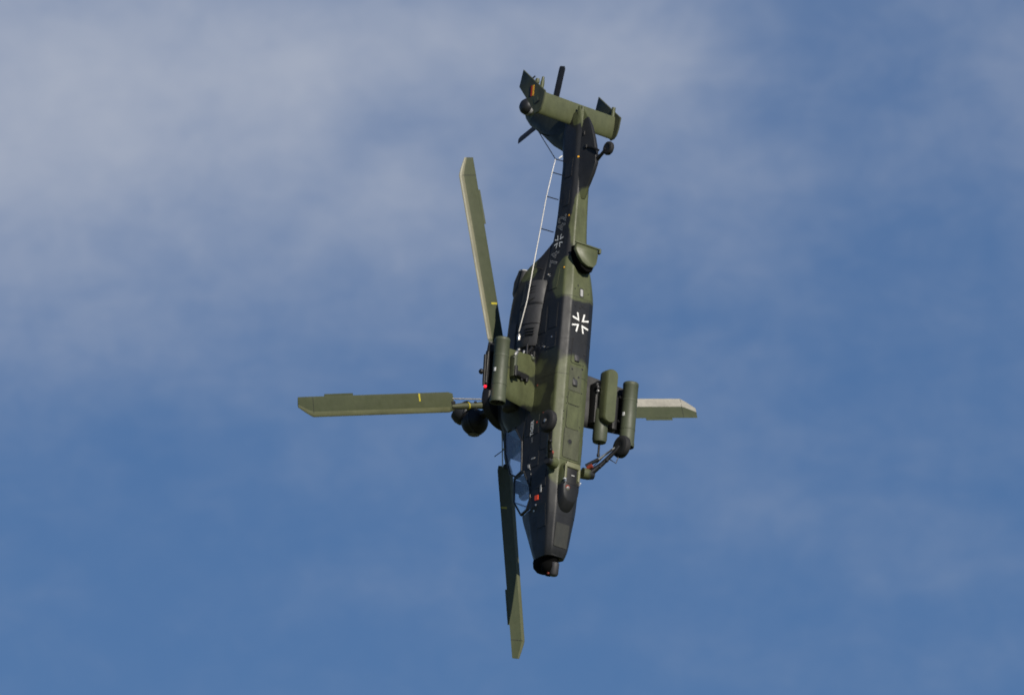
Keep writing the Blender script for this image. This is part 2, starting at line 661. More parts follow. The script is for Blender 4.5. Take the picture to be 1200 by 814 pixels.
framed_belly(1.06, 0.0, 0.62, 0.36)
framed_belly(0.55, -0.02, 0.34, 0.40)
framed_belly(1.78, -0.04, 0.80, 0.50, 0.04, 'keelpanel')
framed_belly(-0.70, 0.0, 0.62, 0.36)
framed_belly(4.25, 0.0, 0.62, 0.42, 0.02, 'nosepanel')
belly_plate(.02, 0.0, .66, .40, 'keel_panel', 'keelpanel', hull, th=.008, cr=.01)
for x in (3.72, 2.24, -0.05, -1.0, -2.18):
    zb = belly_z(x, 0)
    # cross seams: narrow proud joint strips from flank to flank
    mb = MB()
    for sx in (0,):
        rr = [p for p in half_section(x) if p.y < 1.0]
        pr = [(-p.x, p.y) for p in rr[::-1]] + [(p.x, p.y) for p in rr[1:]]
        out0 = [Vector((x - .004, a * 1.006, b + (-.003 if b < .3 else 0))) for a, b in pr]
        out1 = [Vector((x + .004, a * 1.006, b + (-.003 if b < .3 else 0))) for a, b in pr]
        n = len(pr)
        mb.add(out0 + out1, [(i, i + 1, i + 1 + n, i + n) for i in range(n - 1)])
    mb.build('panel_gap', 'black', hull)

# flank panels, port and starboard
for (x0, z0, x1, z1) in ((-2.0, .30, -1.35, .62), (-1.2, .28, -.8, .66), (-2.0, .74, -1.3, 1.16), (1.25, .22, 1.95, .56),
                         (2.55, .25, 2.98, .62), (3.45, .22, 4.05, .58), (-3.0, .45, -2.45, .80), (1.95, .62, 2.35, 1.02),
                         (.95, .70, 1.45, 1.20), (-5.2, .5, -4.8, .75), (-6.1, .5, -5.6, .8)):
    for sd_ in (1, -1):
        side_plate([(x0, z0), (x1, z0), (x1, z1), (x0, z1)], 'access_panel', 'camo', hull, 0.010, sd_, 6, 4)
        side_plate([(x0 - .009, z0 - .009), (x1 + .009, z0 - .009), (x1 + .009, z1 + .009), (x0 - .009, z1 + .009)],
                   'panel_gap', 'black', hull, 0.003, sd_, 6, 4)
# keel strip rivets / fasteners along the belly
for i, (x, y) in enumerate([(-.22, .12), (-.3, -.2), (.02, .05), (-.05, -.1), (.42, -.02), (.48, .12), (-1.95, .18), (-1.98, -.06),
                            (-.72, .22), (-.7, -.24), (-1.05, .15), (-1.0, -.05), (.88, -.01), (-1.92, .02)]):
    MB().lathe([(0, .028), (.012, .028), (.014, .0)], (x, y, belly_z(x, y) + .002), (0, 0, -1), 10).build('drain_plug', 'black', hull)
rnd = random.Random(11)
for i in range(34):
    x, y = rnd.uniform(-2.6, 4.4), rnd.choice((-.27, -.22, -.12, .1, .2, .27)) + rnd.uniform(-.02, .02)
    if -1.85 < x < -1.15 or 2.2 < x < 3.7:
        continue
    y *= min(1, (5.2 - x) / 2.2)
    MB().lathe([(0, .017), (.008, .017), (.009, .0)], (x, y, belly_z(x, y) + .002), (0, 0, -1), 8).build('fastener', 'black', hull)
# round port in the belly panel
MB().lathe([(0, .062), (.006, .062), (.007, 0)], (1.73, .02, -.012), (0, 0, -1), 20).build('camera_port', 'black', hull)
MB().lathe([(0, .076), (.010, .074), (.010, .062), (.0, .062)], (1.73, .02, -.010), (0, 0, -1), 20).build('port_ring', 'dgreen', hull)
# two small scoops
for x in (-.52, .14):
    sc = MB()
    prof = [(-.13, .004), (-.06, .035), (.02, .055), (.06, .055)]
    sc.loft([[Vector((x + a, .085 * math.cos(k * PI / 10), -h * math.sin(k * PI / 10) + .001)) for k in range(11)] +
             [Vector((x + a, 0, .01))] for a, h in prof]).build('air_scoop', 'grey', hull)
    MB().box((x + .068, 0, -.024), (.014, .12, .036)).build('scoop_mouth', 'black', hull)
# light plaque behind the belly cross
belly_plate(-2.33, .0, .24, .12, 'belly_plaque', 'black', hull, th=.006, cr=.01)
belly_plate(-2.33, .0, .19, .08, 'plaque_face', 'outline', hull, th=.010, cr=.01)


# --- markings

def cross_quads(size):
    """Bundeswehr style cross: list of (material, polygon) in a plane, centred"""
    out = []
    s = size / 2
    for q in range(4):
        c, sn = math.cos(q * PI / 2), math.sin(q * PI / 2)
        R = lambda a, b: (c * a - sn * b, sn * a + c * b)
        i, e, f, t = .16 * s, 1.0 * s, .34 * s, .165 * s
        # black arm
        out.append(('black', [R(0, 0), R(i, -i), R(e * .98, -f * .98), R(e * .98, f * .98), R(i, i)]))
        # chevron in the quadrant between this arm and the next
        out.append(('white', [R(i, i), R(e, f), R(e, f + t * 1.1), R(i + t * 1.1, i + t * 1.35)]))
        out.append(('white', [R(i, i), R(i + t * 1.35, i + t * 1.1) if False else R(i + t * 1.1, i + t * 1.35), R(f + t * 1.1, e), R(f, e)]))
    return out


def to_surface(polys, place, name, mat, parent, th=.003, label=None):
    mb = MB()
    for poly in polys:
        vs = [place(a, b, 0) for a, b in poly]
        mb.add(vs, [tuple(range(len(poly)))])
    return mb.build(name, mat, parent, label=label)


def belly_place(cx, cy, off):
    return lambda a, b, l: Vector((cx + a, cy + b, belly_z(cx + a, cy + b) - off - l))


def port_place(cx, cz, off):
    # a runs towards the tail (reading direction on the port side), b upwards
    return lambda a, b, l: Vector((cx - a, side_y(cx - a, cz + b) + off + l, cz + b))


def dense(poly, n=3):
    out = []
    for a, b in zip(poly, poly[1:] + poly[:1]):
        for k in range(n):
            out.append((a[0] + (b[0] - a[0]) * k / n, a[1] + (b[1] - a[1]) * k / n))
    return out


qs = cross_quads(0.52)
to_surface([p for m, p in qs if m == 'black'], belly_place(-1.51, -.02, .008), 'belly_cross', 'black', hull)
to_surface([p for m, p in qs if m == 'white'], belly_place(-1.51, -.02, .011), 'belly_cross_border', 'white', hull)
qs = cross_quads(0.36)
to_surface([p for m, p in qs if m == 'black'], port_place(-3.84, .74, .006), 'boom_cross', 'black', hull)
to_surface([p for m, p in qs if m == 'white'], port_place(-3.84, .74, .009), 'boom_cross_border', 'white', hull)


def text_mesh(txt, size, place, name, mat, parent, outline=0.0, bold=0.0, xs_=1.0):
    cu = bpy.data.curves.new(name, 'FONT')
    cu.body = txt
    cu.size = size
    cu.align_x = 'CENTER'
    cu.align_y = 'CENTER'
    cu.resolution_u = 3
    cu.space_character = 1.08
    if outline:
        cu.fill_mode = 'NONE'
        cu.bevel_depth = outline
        cu.bevel_resolution = 0
    elif bold:
        cu.offset = bold
    to = bpy.data.objects.new(name, cu)
    COL.objects.link(to)
    dg = bpy.context.evaluated_depsgraph_get()
    me = bpy.data.meshes.new_from_object(to.evaluated_get(dg))
    vs = [place(v.co.x * xs_, v.co.y, v.co.z * 0.3) for v in me.vertices]
    fs = [tuple(p.vertices) for p in me.polygons]
    bpy.data.objects.remove(to)
    bpy.data.curves.remove(cu)
    bpy.data.meshes.remove(me)
    if not fs:
        return
    return link(name, vs, fs, M[mat], parent, 40)


text_mesh('74', .46, port_place(-3.36, .79, .008), 'serial_number', 'outline', hull, outline=.006, xs_=.9)
text_mesh('42', .46, port_place(-4.34, .69, .008), 'serial_number', 'outline', hull, outline=.006, xs_=.9)
text_mesh('TIGER', .17, port_place(1.27, .96, .014), 'name_lettering', 'white', hull, bold=.004, xs_=.85)
text_mesh('UH', .11, port_place(1.60, .93, .014), 'name_lettering', 'lgrey', hull, xs_=.9)
text_mesh('RESCUE', .05, port_place(-4.38, .45, .008), 'stencil', 'lgrey', hull) if False else None
# orange/red rescue marks
side_plate([(3.17, .52), (3.30, .52), (3.30, .66), (3.17, .66)], 'orange_marking', 'orange', hull, .014, 1, 2, 2)
side_plate([(2.93, .40), (3.12, .40), (3.12, .45), (2.93, .45)], 'stencil_frame', 'lgrey', hull, .014, 1, 2, 2)
for (x, z, m) in ((-4.48, .43, 'gold'), (-2.98, .28, 'gold'), (-6.1, .35, 'gold'), (.95, .55, 'rust'), (.12, .9, 'rust'), (1.15, .78, 'orange')):
    side_plate([(x - .018, z - .016), (x + .018, z - .016), (x + .018, z + .016), (x - .018, z + .016)], 'warning_mark', m, hull, .012, 1, 1, 1)
for (x, z) in ((-.9, .75), (-1.1, .45), (3.55, .72), (-2.95, .95), (-2.88, .85), (3.42, .62)):
    side_plate([(x - .02, z - .02), (x + .02, z - .02), (x + .02, z + .02), (x - .02, z + .02)], 'fastener', 'metal', hull, .014, 1, 1, 1)
side_plate([(2.25, .97), (2.55, .88), (2.55, .93), (2.25, 1.05)], 'step_plate', 'lgrey', hull, .02, 1, 3, 2)
side_plate([(2.1, .76), (2.14, .76), (2.14, .9), (2.1, .9)], 'grab_handle', 'lgrey', hull, .02, 1, 1, 2)

# --- engine deck cowling and mast pylon
CS = [  # x, zb, zt, w0, w1, z1, w2
    (1.05, 1.30, 2.30, .48, .47, 1.70, .28), (0.6, 1.30, 2.52, .50, .60, 1.7, .32), (0.1, 1.25, 2.50, .50, .66, 1.65, .36),
    (-1.4, 1.20, 2.44, .50, .66, 1.65, .40), (-2.3, 1.15, 2.36, .50, .64, 1.6, .44), (-2.95, 1.12, 2.26, .42, .55, 1.6, .42),
    (-3.35, 1.10, 1.98, .34, .44, 1.5, .32), (-3.65, 1.08, 1.52, .28, .33, 1.3, .22), (-4.0, 1.05, 1.14, .18, .19, 1.10, .12)]
cx_ = [s[0] for s in CS][::-1]
cc_ = [[s[k] for s in CS][::-1] for k in range(1, 7)]


def cowl_ring(x):
    zb, zt, w0, w1, z1, w2 = [pchip(cx_, c, x) for c in cc_]
    h = rounded([(0, zb), (w0, zb), (w1, z1), (w1 - .03, zt - .22), (w2, zt), (0, zt)], [0, .06, .15, .2, .15, 0])
    return [Vector((x, p.x, p.y)) for p in h] + [Vector((x, -p.x, p.y)) for p in h[-2:0:-1]]


cowl = MB().loft([cowl_ring(1.05 - i * (5.05 / 50)) for i in range(51)]).build('engine_deck', 'camo', root, 50)
for sd_ in (1, -1):
    # engine nacelle: a long round bulge with a bare metal lower shell
    nac = MB()
    prof = [(-1.0, .20), (-1.02, .29), (-1.10, .315), (-1.6, .335), (-2.2, .335), (-2.70, .315), (-2.78, .29), (-2.80, .2)]
    nac.loft([[Vector((x, sd_ * (.38 + r * 1.0 * math.cos(2 * PI * k / 28)), 1.42 + .08 * (x + 1.9) + r * 1.4 * math.sin(2 * PI * k / 28)))
               for k in range(28)] for x, r in prof])
    nac = nac.build('engine_nacelle', 'grey', root, 50)
    MB().loft([[Vector((x, sd_ * (.38 + .348 * math.cos(a)), 1.40 + .482 * math.sin(a))) for a in
                [math.radians(-75 + 150 * k / 14) for k in range(15)]] +
               [Vector((x, sd_ * .37, 1.40))] for x in (-2.18, -2.13)]).build('nacelle_band', 'black', nac)
    MB().loft([[Vector((x, sd_ * (.38 + .346 * math.cos(a)), 1.44 + .48 * math.sin(a))) for a in
                [math.radians(-75 + 150 * k / 14) for k in range(15)]] +
               [Vector((x, sd_ * .37, 1.40))] for x in (-1.62, -1.60)]).build('nacelle_band', 'black', nac)
    for xx in (-2.62, -2.54, -2.46, -1.48, -1.40, -1.32):
        MB().loft([[Vector((x, sd_ * (.38 + rr0 * .346 * math.cos(a)), 1.42 + rr0 * .47 * math.sin(a))) for a in
                    [math.radians(-48 + 40 * k / 6) for k in range(7)] for rr0 in (1.0,)] + [Vector((x, sd_ * .60, 1.22))]
                   for x in (xx, xx + .022)]).build('louvre', 'black', nac)
    # intake: round mouth looking forward
    it = MB().lathe([(0, .20), (.05, .235), (.12, .25), (.5, .27), (.9, .27), (1.2, .15)], (.62, sd_ * .62, 1.78), (-1, 0, -.03), 24).build('engine_intake', 'dark', root)
    MB().lathe([(0, .19), (.02, .0)], (.624, sd_ * .62, 1.78), (1, 0, 0), 20).build('intake_mouth', 'black', it)
    MB().lathe([(0, .20), (.012, .222), (.03, .235), (.03, .20)], (.64, sd_ * .62, 1.78), (-1, 0, 0), 24).build('intake_lip', 'grey', it)
    # exhaust stack, tilted up and out at the rear of the deck
    ex = MB()
    pts = [(-2.3, .36, 2.08), (-2.7, .38, 2.14), (-3.0, .40, 2.08), (-3.27, .42, 1.98)]
    rr = [.10, .18, .18, .13]
    ex.loft([[Vector((p[0], sd_ * (p[1] + r * math.cos(2 * PI * k / 20)), p[2] + r * 1.05 * math.sin(2 * PI * k / 20)))
              for k in range(20)] for p, r in zip(pts, rr)])
    ex = ex.build('exhaust_stack', 'dark', root, 50)
    MB().lathe([(0, .115), (.03, .14), (.06, .125), (.06, .09), (0, .09)], (-3.24, sd_ * .42, 1.98), (-1, 0, 0), 22).build('exhaust_rim', 'lgrey', ex)
    MB().lathe([(0, .095), (.015, 0)], (-3.285, sd_ * .42, 1.98), (-1, 0, 0), 18).build('exhaust_mouth', 'black', ex)
# cowl panels
for (x0, x1) in ((-.9, -.2), (.0, .5), (-1.75, -1.0)):
    for sd_ in (1, -1):
        mb = MB()
        rows = []
        for i in range(5):
            x = x0 + (x1 - x0) * i / 4
            r = cowl_ring(x)[: 23]
            sel = [p for p in r if 1.75 < p.z < 2.2 and p.y > .2]
            sel = sel[:4] if len(sel) >= 4 else None
            if sel:
                rows.append([Vector((p.x, sd_ * (p.y + .012), p.z)) for p in sel])
        if len(rows) == 5:
            n = 4
            mb.add([p for r in rows for p in r], [(i * n + j, i * n + j + 1, (i + 1) * n + j + 1, (i + 1) * n + j) for i in range(4) for j in range(3)])
            mb.build('cowl_panel', 'dark', cowl)

# mast pylon fairing, round collar and rotor head
py = MB()
py.loft([[Vector((cx0 + a * math.cos(2 * PI * k / 32), b * math.sin(2 * PI * k / 32), z)) for k in range(32)]
         for z, cx0, a, b in ((2.35, -.25, 1.45, .40), (2.5, -.22, 1.35, .40), (2.62, -.15, 1.15, .42), (2.70, -.05, .9, .44))])
py.build('mast_fairing', 'camo', root, 50)
hubp = MB().lathe([(-.30, .50), (-.24, .68), (-.12, .74), (-.04, .74), (.0, .70), (.02, .45), (.10, .42), (.14, .36), (.16, .22)], (0, 0, HZ), (0, 0, 1), 40).build('rotor_hub', 'black', root)
MB().lathe([(0, .30), (.10, .34), (.20, .34), (.30, .26), (.34, .14)], (0, 0, HZ - .02), (0, 0, 1), 28).build('hub_plate', 'blackmetal', hubp)
for k in range(8):
    a = k * PI / 4
    MB().lathe([(0, .035), (.05, .035), (.06, .02)], (.52 * math.cos(a), .52 * math.sin(a), HZ + .01), (0, 0, 1), 8).build('hub_bolt', 'metal', hubp)
MB().tube([(0, 0, HZ + .2), (0.04, 0, HZ + .62), (.08, 0, HZ + 1.0)], [.13, .11, .12], 18).build('sight_mast', 'blackmetal', root)
# mast mounted sight: a ball in a yoke
sp = MB().ball((.20, .0, 4.12), .35, 28, 18).build('mast_sight', 'black', root)
MB().lathe([(0, .20), (.04, .30), (.16, .33), (.30, .31), (.34, .2)], (.05, .10, 4.30), (-.45, .3, .35), 28).build('sight_housing', 'dark', sp)
MB().lathe([(0, .16), (.015, .15), (.02, 0)], (.53, .0, 4.12), (1, 0, 0), 24).build('sight_window', 'lens', sp)
MB().lathe([(-.02, .30), (.0, .352), (.05, .352), (.07, .30)], (.20, .0, 4.08), (.2, .3, .9), 32).build('sight_band', 'dark', sp)


# --- main rotor blades
def airfoil(c, t, n=9):
    """LE at -y. returns ring of (y, z)"""
    up, lo = [], []
    for i in range(n + 1):
        u = 0.5 - 0.5 * math.cos(PI * i / n)
        h = 5 * t * (.2969 * math.sqrt(u) - .126 * u - .3516 * u * u + .2843 * u ** 3 - .1015 * u ** 4)
        y = (u - .28) * c
        up.append((y, h * c + .012 * c * math.sin(PI * u)))
        lo.append((y, -h * c * .85 + .012 * c * math.sin(PI * u)))
    return up, lo


R0, R1, CH = 1.58, 6.5, 0.52


def blade_ring(r, c, y_le, t, tw):
    up, lo = airfoil(c, t)
    pts = up + lo[-2:0:-1]
    ca, sa = math.cos(tw), math.sin(tw)
    y0 = -.28 * CH
    out = []
    for y, z in pts:
        y = y + .28 * c + y_le
        out.append(Vector((r, y * ca + z * sa, -y * sa + z * ca)))
    return out


def twist(r):
    return math.radians(-7.5 * (r - 4.0) / 6.5)


def blade_sections():
    y0 = -.28 * CH
    S = [(R0, CH * .84, y0 + .04, .13), (R0 + .14, CH, y0, .12), (3.0, CH, y0, .12), (4.6, CH, y0, .12), (6.03, CH, y0, .11)]
    for k in range(1, 7):
        q = k / 6
        S.append((6.03 + .47 * q, CH * (1 - .50 * q ** 1.15), y0 + CH * .50 * q ** 1.15, .11 - .02 * q))
    return S


def smooth_blade():
    S = blade_sections()
    return [blade_ring(r, c, yl, t, -twist(r)) for r, c, yl, t in S]


def strip_rings(lo_r, hi_r, off=.004, frac=2):
    rings = []
    S = [s for s in blade_sections() if lo_r - 1e-6 <= s[0] <= hi_r + 1e-6]
    n = 9
    for r, c, yl, t in S:
        ring = blade_ring(r, c, yl, t, -twist(r))
        m = len(ring)
        idx = [frac - 0 - i for i in range(frac)] + [0] + [m - 1 - i for i in range(frac + 1)]
        ctr = sum((ring[i] for i in (2, m - 2)), Vector()) / 2 if frac == 2 else sum((ring[i] for i in (3, m - 3)), Vector()) / 2
        pts = []
        for i in idx:
            d = (ring[i] - ctr)
            d.x = 0
            pts.append(ring[i] + (d.normalized() * off if d.length > 1e-6 else Vector()))
        rings.append(pts)
    return rings


def open_loft(rings):
    n = len(rings[0])
    mb = MB()
    mb.add([p for r in rings for p in r], [(i * n + j, i * n + j + 1, (i + 1) * n + j + 1, (i + 1) * n + j)
                                          for i in range(len(rings) - 1) for j in range(n - 1)])
    return mb


blade_specs = [  # azimuth from the nose towards port, coning, pitch, all degrees
    (72.9, 2.9, 8.0, 1.0), (164.8, 3.2, 4.0, 1.018), (253.3, 1.8, 3.0, 1.012), (346.9, 2.9, 6.0, 1.016)]
proto = {}


def make_blade():
    b = MB().loft(smooth_blade()).build('rotor_blade', 'blade', root, 40)
    open_loft(strip_rings(R0 + .14, 6.03)).build('leading_edge_strip', 'strip', b, 40)
    open_loft(strip_rings(6.03, 6.51)).build('tip_cap_strip', 'strip', b, 40)
    for rr_ in (6.03,):       # chordwise joint lines
        ring0 = blade_ring(rr_ - .006, CH * 1.004, -.28 * CH - .001, .125, -twist(rr_))
        ring1 = blade_ring(rr_ + .006, CH * 1.004, -.28 * CH - .001, .125, -twist(rr_))
        MB().loft([ring0, ring1], cap=False).build('joint_line', 'black', b, 40)
    # trim tab on the trailing edge
    te = .72 * CH
    tw = -twist(5.1)
    ca, sa = math.cos(tw), math.sin(tw)
    MB().prism([(4.75, te - .02), (5.65, te - .02), (5.65, te + .055), (4.75, te + .055)],
               lambda x, y: (x, y * ca, -y * sa + .012), lambda x, y: (x, y * ca, -y * sa + .004)).build('trim_tab', 'blade', b)
    # small yellow index mark wrapped over the root
    y0 = -.28 * CH
    rg = [blade_ring(r, CH, y0, .125, -twist(r)) for r in (2.63, 2.68)]
    mm = len(rg[0])
    sel = [mm - 3 - i for i in range(6)][-4:]
    sel = list(range(10, 14))
    pts = []
    for ring in rg:
        pts.append([ring[i] + Vector((0, 0, -.004)) for i in sel])
    open_loft(pts).build('index_mark', 'yellow', b)
    # cuff: forked arm from the hub to the root, with the slim damper rod beside it
    MB().tube([(.55, .0, .0), (.95, .0, .0), (1.35, .0, .0), (1.66, .0, .0)], [.11, .075, .085, .05], 12).build('blade_cuff', 'fingreen', b)
    MB().tube([(.40, .14, -.03), (1.0, .17, -.02), (1.62, .20, 0)], .018, 8).build('damper_rod', 'metal', b)
    MB().tube([(.9, -.11, -.02), (.92, .0, -.02), (.90, .11, -.02)], .035, 10).build('pitch_horn', 'blackmetal', b)
    MB().lathe([(0, .098), (.035, .098)], (1.12, 0, 0), (1, 0, 0), 14).build('cuff_band', 'yellow', b)
    MB().box((1.60, .03, 0), (.14, .22, .06), bev=.02).build('root_fitting', 'blackmetal', b)
    return b


def copy_tree(o, parent):
    c = o.copy()
    COL.objects.link(c)
    c.parent = parent
    for ch in list(o.children):
        copy_tree(ch, c)
    return c


blade0 = make_blade()
kids = list(blade0.children)
blades = [blade0]
for i in range(3):
    c = blade0.copy()
    COL.objects.link(c)
    c.parent = root
    for ch in kids:
        d = ch.copy()
        COL.objects.link(d)
        d.parent = c
    blades.append(c)
M['strip_dull'] = paint('dull tan erosion strip', (0.15, 0.145, 0.09), 0.45, amt=0.2, scale=2, bump=0)
for b, k in zip(blades, ('strip_unlit', 'strip_dull', 'strip', 'strip_unlit')):
    for ch in b.children:            # sunlight on each blade's strip is put into its colour
        if ch.name.startswith(('leading_edge', 'tip_cap')):
            ch.material_slots[0].link = 'OBJECT'
            ch.material_slots[0].material = M[k]
wide = open_loft(strip_rings(R0 + .14, 6.03, frac=3)).build('leading_edge_strip', 'strip', root, 40)
wide_tip = open_loft(strip_rings(6.03, 6.51, frac=3)).build('tip_cap_strip', 'strip', root, 40)
for ch in blades[2].children:
    if ch.name.startswith('leading_edge'):
        ch.data = wide.data
        ch.material_slots[0].link = 'OBJECT'
        ch.material_slots[0].material = M['strip']
    if ch.name.startswith('tip_cap'):
        ch.data = wide_tip.data
        ch.material_slots[0].link = 'OBJECT'
        ch.material_slots[0].material = M['strip']
bpy.data.objects.remove(wide)
bpy.data.objects.remove(wide_tip)
for b, (az, cone, pitch, ln) in zip(blades, blade_specs):
    b.matrix_local = (Matrix.Translation((0, 0, HZ)) @ Matrix.Rotation(math.radians(az), 4, 'Z')
                      @ Matrix.Rotation(math.radians(-cone), 4, 'Y') @ Matrix.Rotation(math.radians(-pitch), 4, 'X') @ Matrix.Diagonal((ln, 1, 1, 1)))

# --- canopy: real glazing with frames over an open tub
front = dict(a=(2.40, .485, 1.20), b=(2.85, .482, .92), c=(3.17, .470, .87), d=(3.44, .425, 1.04), e=(3.44, .28, 1.46),
             f=(3.02, .27, 1.80), g=(2.42, .33, 1.78))
rear = dict(a=(2.34, .47, 1.33), b=(1.95, .485, 1.34), c=(1.53, .49, 1.38), d=(1.08, .47, 1.72), e=(.98, .31, 2.36),
            f=(1.55, .27, 2.34), g=(2.22, .29, 2.02), h=(2.36, .35, 1.72))
can = bpy.data.objects.new('canopy', None)
COL.objects.link(can)
can.parent = root


def S(p, sd_=1):
    return Vector((p[0], p[1] * sd_, p[2]))


def pane(pts, sd_=1, parent=can, mat='glass'):
    pts = [S(p, sd_) for p in pts]
    n = (pts[1] - pts[0]).cross(pts[2] - pts[0]).normalized() * .006
    mb = MB()
    k = len(pts)
    mb.add([p + n for p in pts] + [p - n for p in pts],
           [tuple(range(k)), tuple(range(k, 2 * k))] + [(i, (i + 1) % k, (i + 1) % k + k, i + k) for i in range(k)])
    return mb.build('window_pane', mat, parent, 20)


def bars(seq, r=.022, name='canopy_frame', close=False):
    for sd_ in (1, -1):
        mb = MB()
        q = [S(p, sd_) for p in seq]
        if close:
            q.append(q[0])
        for a, b in zip(q, q[1:]):
            mb.tube([a, b], r, 8)
        for a in q:
            mb.ball(a, r * 1.02, 8, 6)
        mb.build(name, 'dark', can, 60)


for sd_ in (1, -1):
    f, r = front, rear
    lp = lambda p, q, t: tuple(p[i] + (q[i] - p[i]) * t for i in range(3))
    f1, f2 = lp(f['b'], f['c'], .3), lp(f['f'], f['g'], .0)
    pane([f['a'], f['b'], f1, f2, f['g']], sd_)
    pane([f1, f['c'], f['d'], f['e'], f['f']], sd_, mat='coated')
    r1, r2 = lp(r['b'], r['c'], .45), lp(r['f'], r['g'], .45)
    pane([r1, r['c'], r['d'], r['e'], r['f'], r2], sd_)
    pane([r['a'], r['b'], r1, r2, r['g'], r['h']], sd_, mat='coated')


def roof(p, q):
    k = [S(p, 1), S(q, 1), S(q, -1), S(p, -1)]
    mb = MB()
    up = Vector((0, 0, .005))
    mb.add([a + up for a in k] + [a - up for a in k], [(0, 1, 2, 3), (4, 5, 6, 7), (0, 1, 5, 4), (1, 2, 6, 5), (2, 3, 7, 6), (3, 0, 4, 7)])
    mb.build('window_pane', 'glass', can, 20)
    MB().tube([S(p, 1), S(p, -1)], .02, 8).build('canopy_frame', 'dark', can)
    MB().tube([S(q, 1), S(q, -1)], .02, 8).build('canopy_frame', 'dark', can)


roof(front['e'], front['f'])
roof(rear['h'], rear['g'])
mid = tuple((rear['g'][i] * .15 + rear['f'][i] * .85) for i in range(3))
roof(rear['g'], mid)


def roof_skin(p, q, dz=.012):
    k = [S(p, 1), S(q, 1), S(q, -1), S(p, -1)]
    up = Vector((0, 0, dz))
    MB().add([a + up for a in k] + [a - up for a in k], [(0, 1, 2, 3), (4, 5, 6, 7), (0, 1, 5, 4), (1, 2, 6, 5), (2, 3, 7, 6), (3, 0, 4, 7)]).build('canopy_roof_skin', 'dark', can, 20)


roof_skin(mid, rear['f'])
roof_skin(rear['f'], rear['e'])
fmid = tuple(front['f'][i] * .55 + front['g'][i] * .45 for i in range(3))
roof(front['f'], fmid)
roof_skin(fmid, front['g'])
bars([front[k] for k in 'abcdefg'], .026, close=True)
bars([rear[k] for k in 'abcdefgh'], .026, close=True)
bars([front['g'], rear['h']], .03)
bars([front['a'], rear['a']], .03)
# opaque skins that close the gaps round the glazing
for sd_ in (1, -1):
    def sk(pts, name='canopy_skin', mat='dark'):
        pts = [S(p, sd_) for p in pts]
        n = Vector((0, .006 * sd_, 0))
        k = len(pts)
        MB().add([p + n for p in pts] + [p - n for p in pts], [tuple(range(k)), tuple(range(k, 2 * k))] +
                 [(i, (i + 1) % k, (i + 1) % k + k, i + k) for i in range(k)]).build(name, mat, can, 20)
    sk([(2.39, .486, .86), front['b'], front['a']])
    sk([(3.47, .45, .80), (3.44, .425, 1.04), (3.17, .470, .87), (2.85, .482, .92), (2.85, .482, .86)])
    sk([(3.46, .43, .9), (3.49, .40, 1.05), (3.47, .24, 1.47), (3.44, .28, 1.46), (3.44, .425, 1.04)])
    sk([(1.0, .50, 1.30), (1.53, .49, 1.38), (1.08, .47, 1.72)])
    sk([(1.0, .49, 1.32), (1.08, .47, 1.72), (.98, .31, 2.36), (.95, .40, 1.9)])
    sk([front['a'], front['g'], rear['h'], rear['a']])
# cockpit insides: seats, coamings, headrests, a crew member in each seat
for (x, z, nm) in ((2.62, .92, 'front'), (1.35, 1.36, 'rear')):
    st = MB().box((x - .02, 0, z + .36), (.14, .56, .74), Matrix.Rotation(-.2, 3, 'Y'), .03)
    st.box((x + .22, 0, z + .08), (.46, .42, .12), None, .03)
    st = st.build('crew_seat', 'interior', can)
    # seated crew member: one skinned figure, helmet as its own piece
    sk_pts = {'pelvis': (x + .12, 0, z + .20), 'chest': (x + .06, 0, z + .52), 'neck': (x + .08, 0, z + .68), 'head': (x + .12, 0, z + .76),
              'sl': (x + .08, .19, z + .57), 'el': (x + .26, .24, z + .36), 'hl': (x + .46, .14, z + .34),
              'sr': (x + .08, -.19, z + .57), 'er': (x + .26, -.24, z + .36), 'hr': (x + .46, -.14, z + .34),
              'kl': (x + .52, .13, z + .28), 'kr': (x + .52, -.13, z + .28), 'fl': (x + .68, .12, z + .04), 'fr': (x + .68, -.12, z + .04)}
    ed = [('pelvis', 'chest'), ('chest', 'neck'), ('neck', 'head'), ('chest', 'sl'), ('sl', 'el'), ('el', 'hl'), ('chest', 'sr'), ('sr', 'er'),
          ('er', 'hr'), ('pelvis', 'kl'), ('pelvis', 'kr'), ('kl', 'fl'), ('kr', 'fr')]
    rad = dict(pelvis=.14, chest=.15, neck=.06, head=.09, sl=.075, el=.05, hl=.035, sr=.075, er=.05, hr=.035, kl=.075, kr=.075, fl=.05, fr=.05)
    names = list(sk_pts)
    me = bpy.data.meshes.new('person')
    me.from_pydata([sk_pts[k] for k in names], [(names.index(a), names.index(b)) for a, b in ed], [])
    po = bpy.data.objects.new('tmp_person', me)
    COL.objects.link(po)
    md = po.modifiers.new('s', 'SKIN')
    for i, k in enumerate(names):
        me.skin_vertices[0].data[i].radius = (rad[k], rad[k])
    me.skin_vertices[0].data[0].use_root = True
    po.modifiers.new('d', 'SUBSURF').levels = 1
    dg = bpy.context.evaluated_depsgraph_get()
    m2 = bpy.data.meshes.new_from_object(po.evaluated_get(dg))
    bpy.data.objects.remove(po)
    m2.materials.clear()
    m2.materials.append(M['dgreen'])
    m2.polygons.foreach_set('use_smooth', [True] * len(m2.polygons))
    pers = bpy.data.objects.new('crew_figure', m2)
    COL.objects.link(pers)
    pers.parent = can
    hm = MB().ball((x + .13, 0, z + .84), .14, 16, 12, (1.1, .95, 1.05)).build('helmet', 'dgreen', pers)
    MB().box((x + .66, 0, z + .09), (.16, .52, .14), Matrix.Rotation(.3, 3, 'Y'), .04).build('instrument_coaming', 'black', can)
MB().box((2.38, 0, 1.55), (.05, .62, .46), None, .02).build('cockpit_bulkhead', 'interior', can)
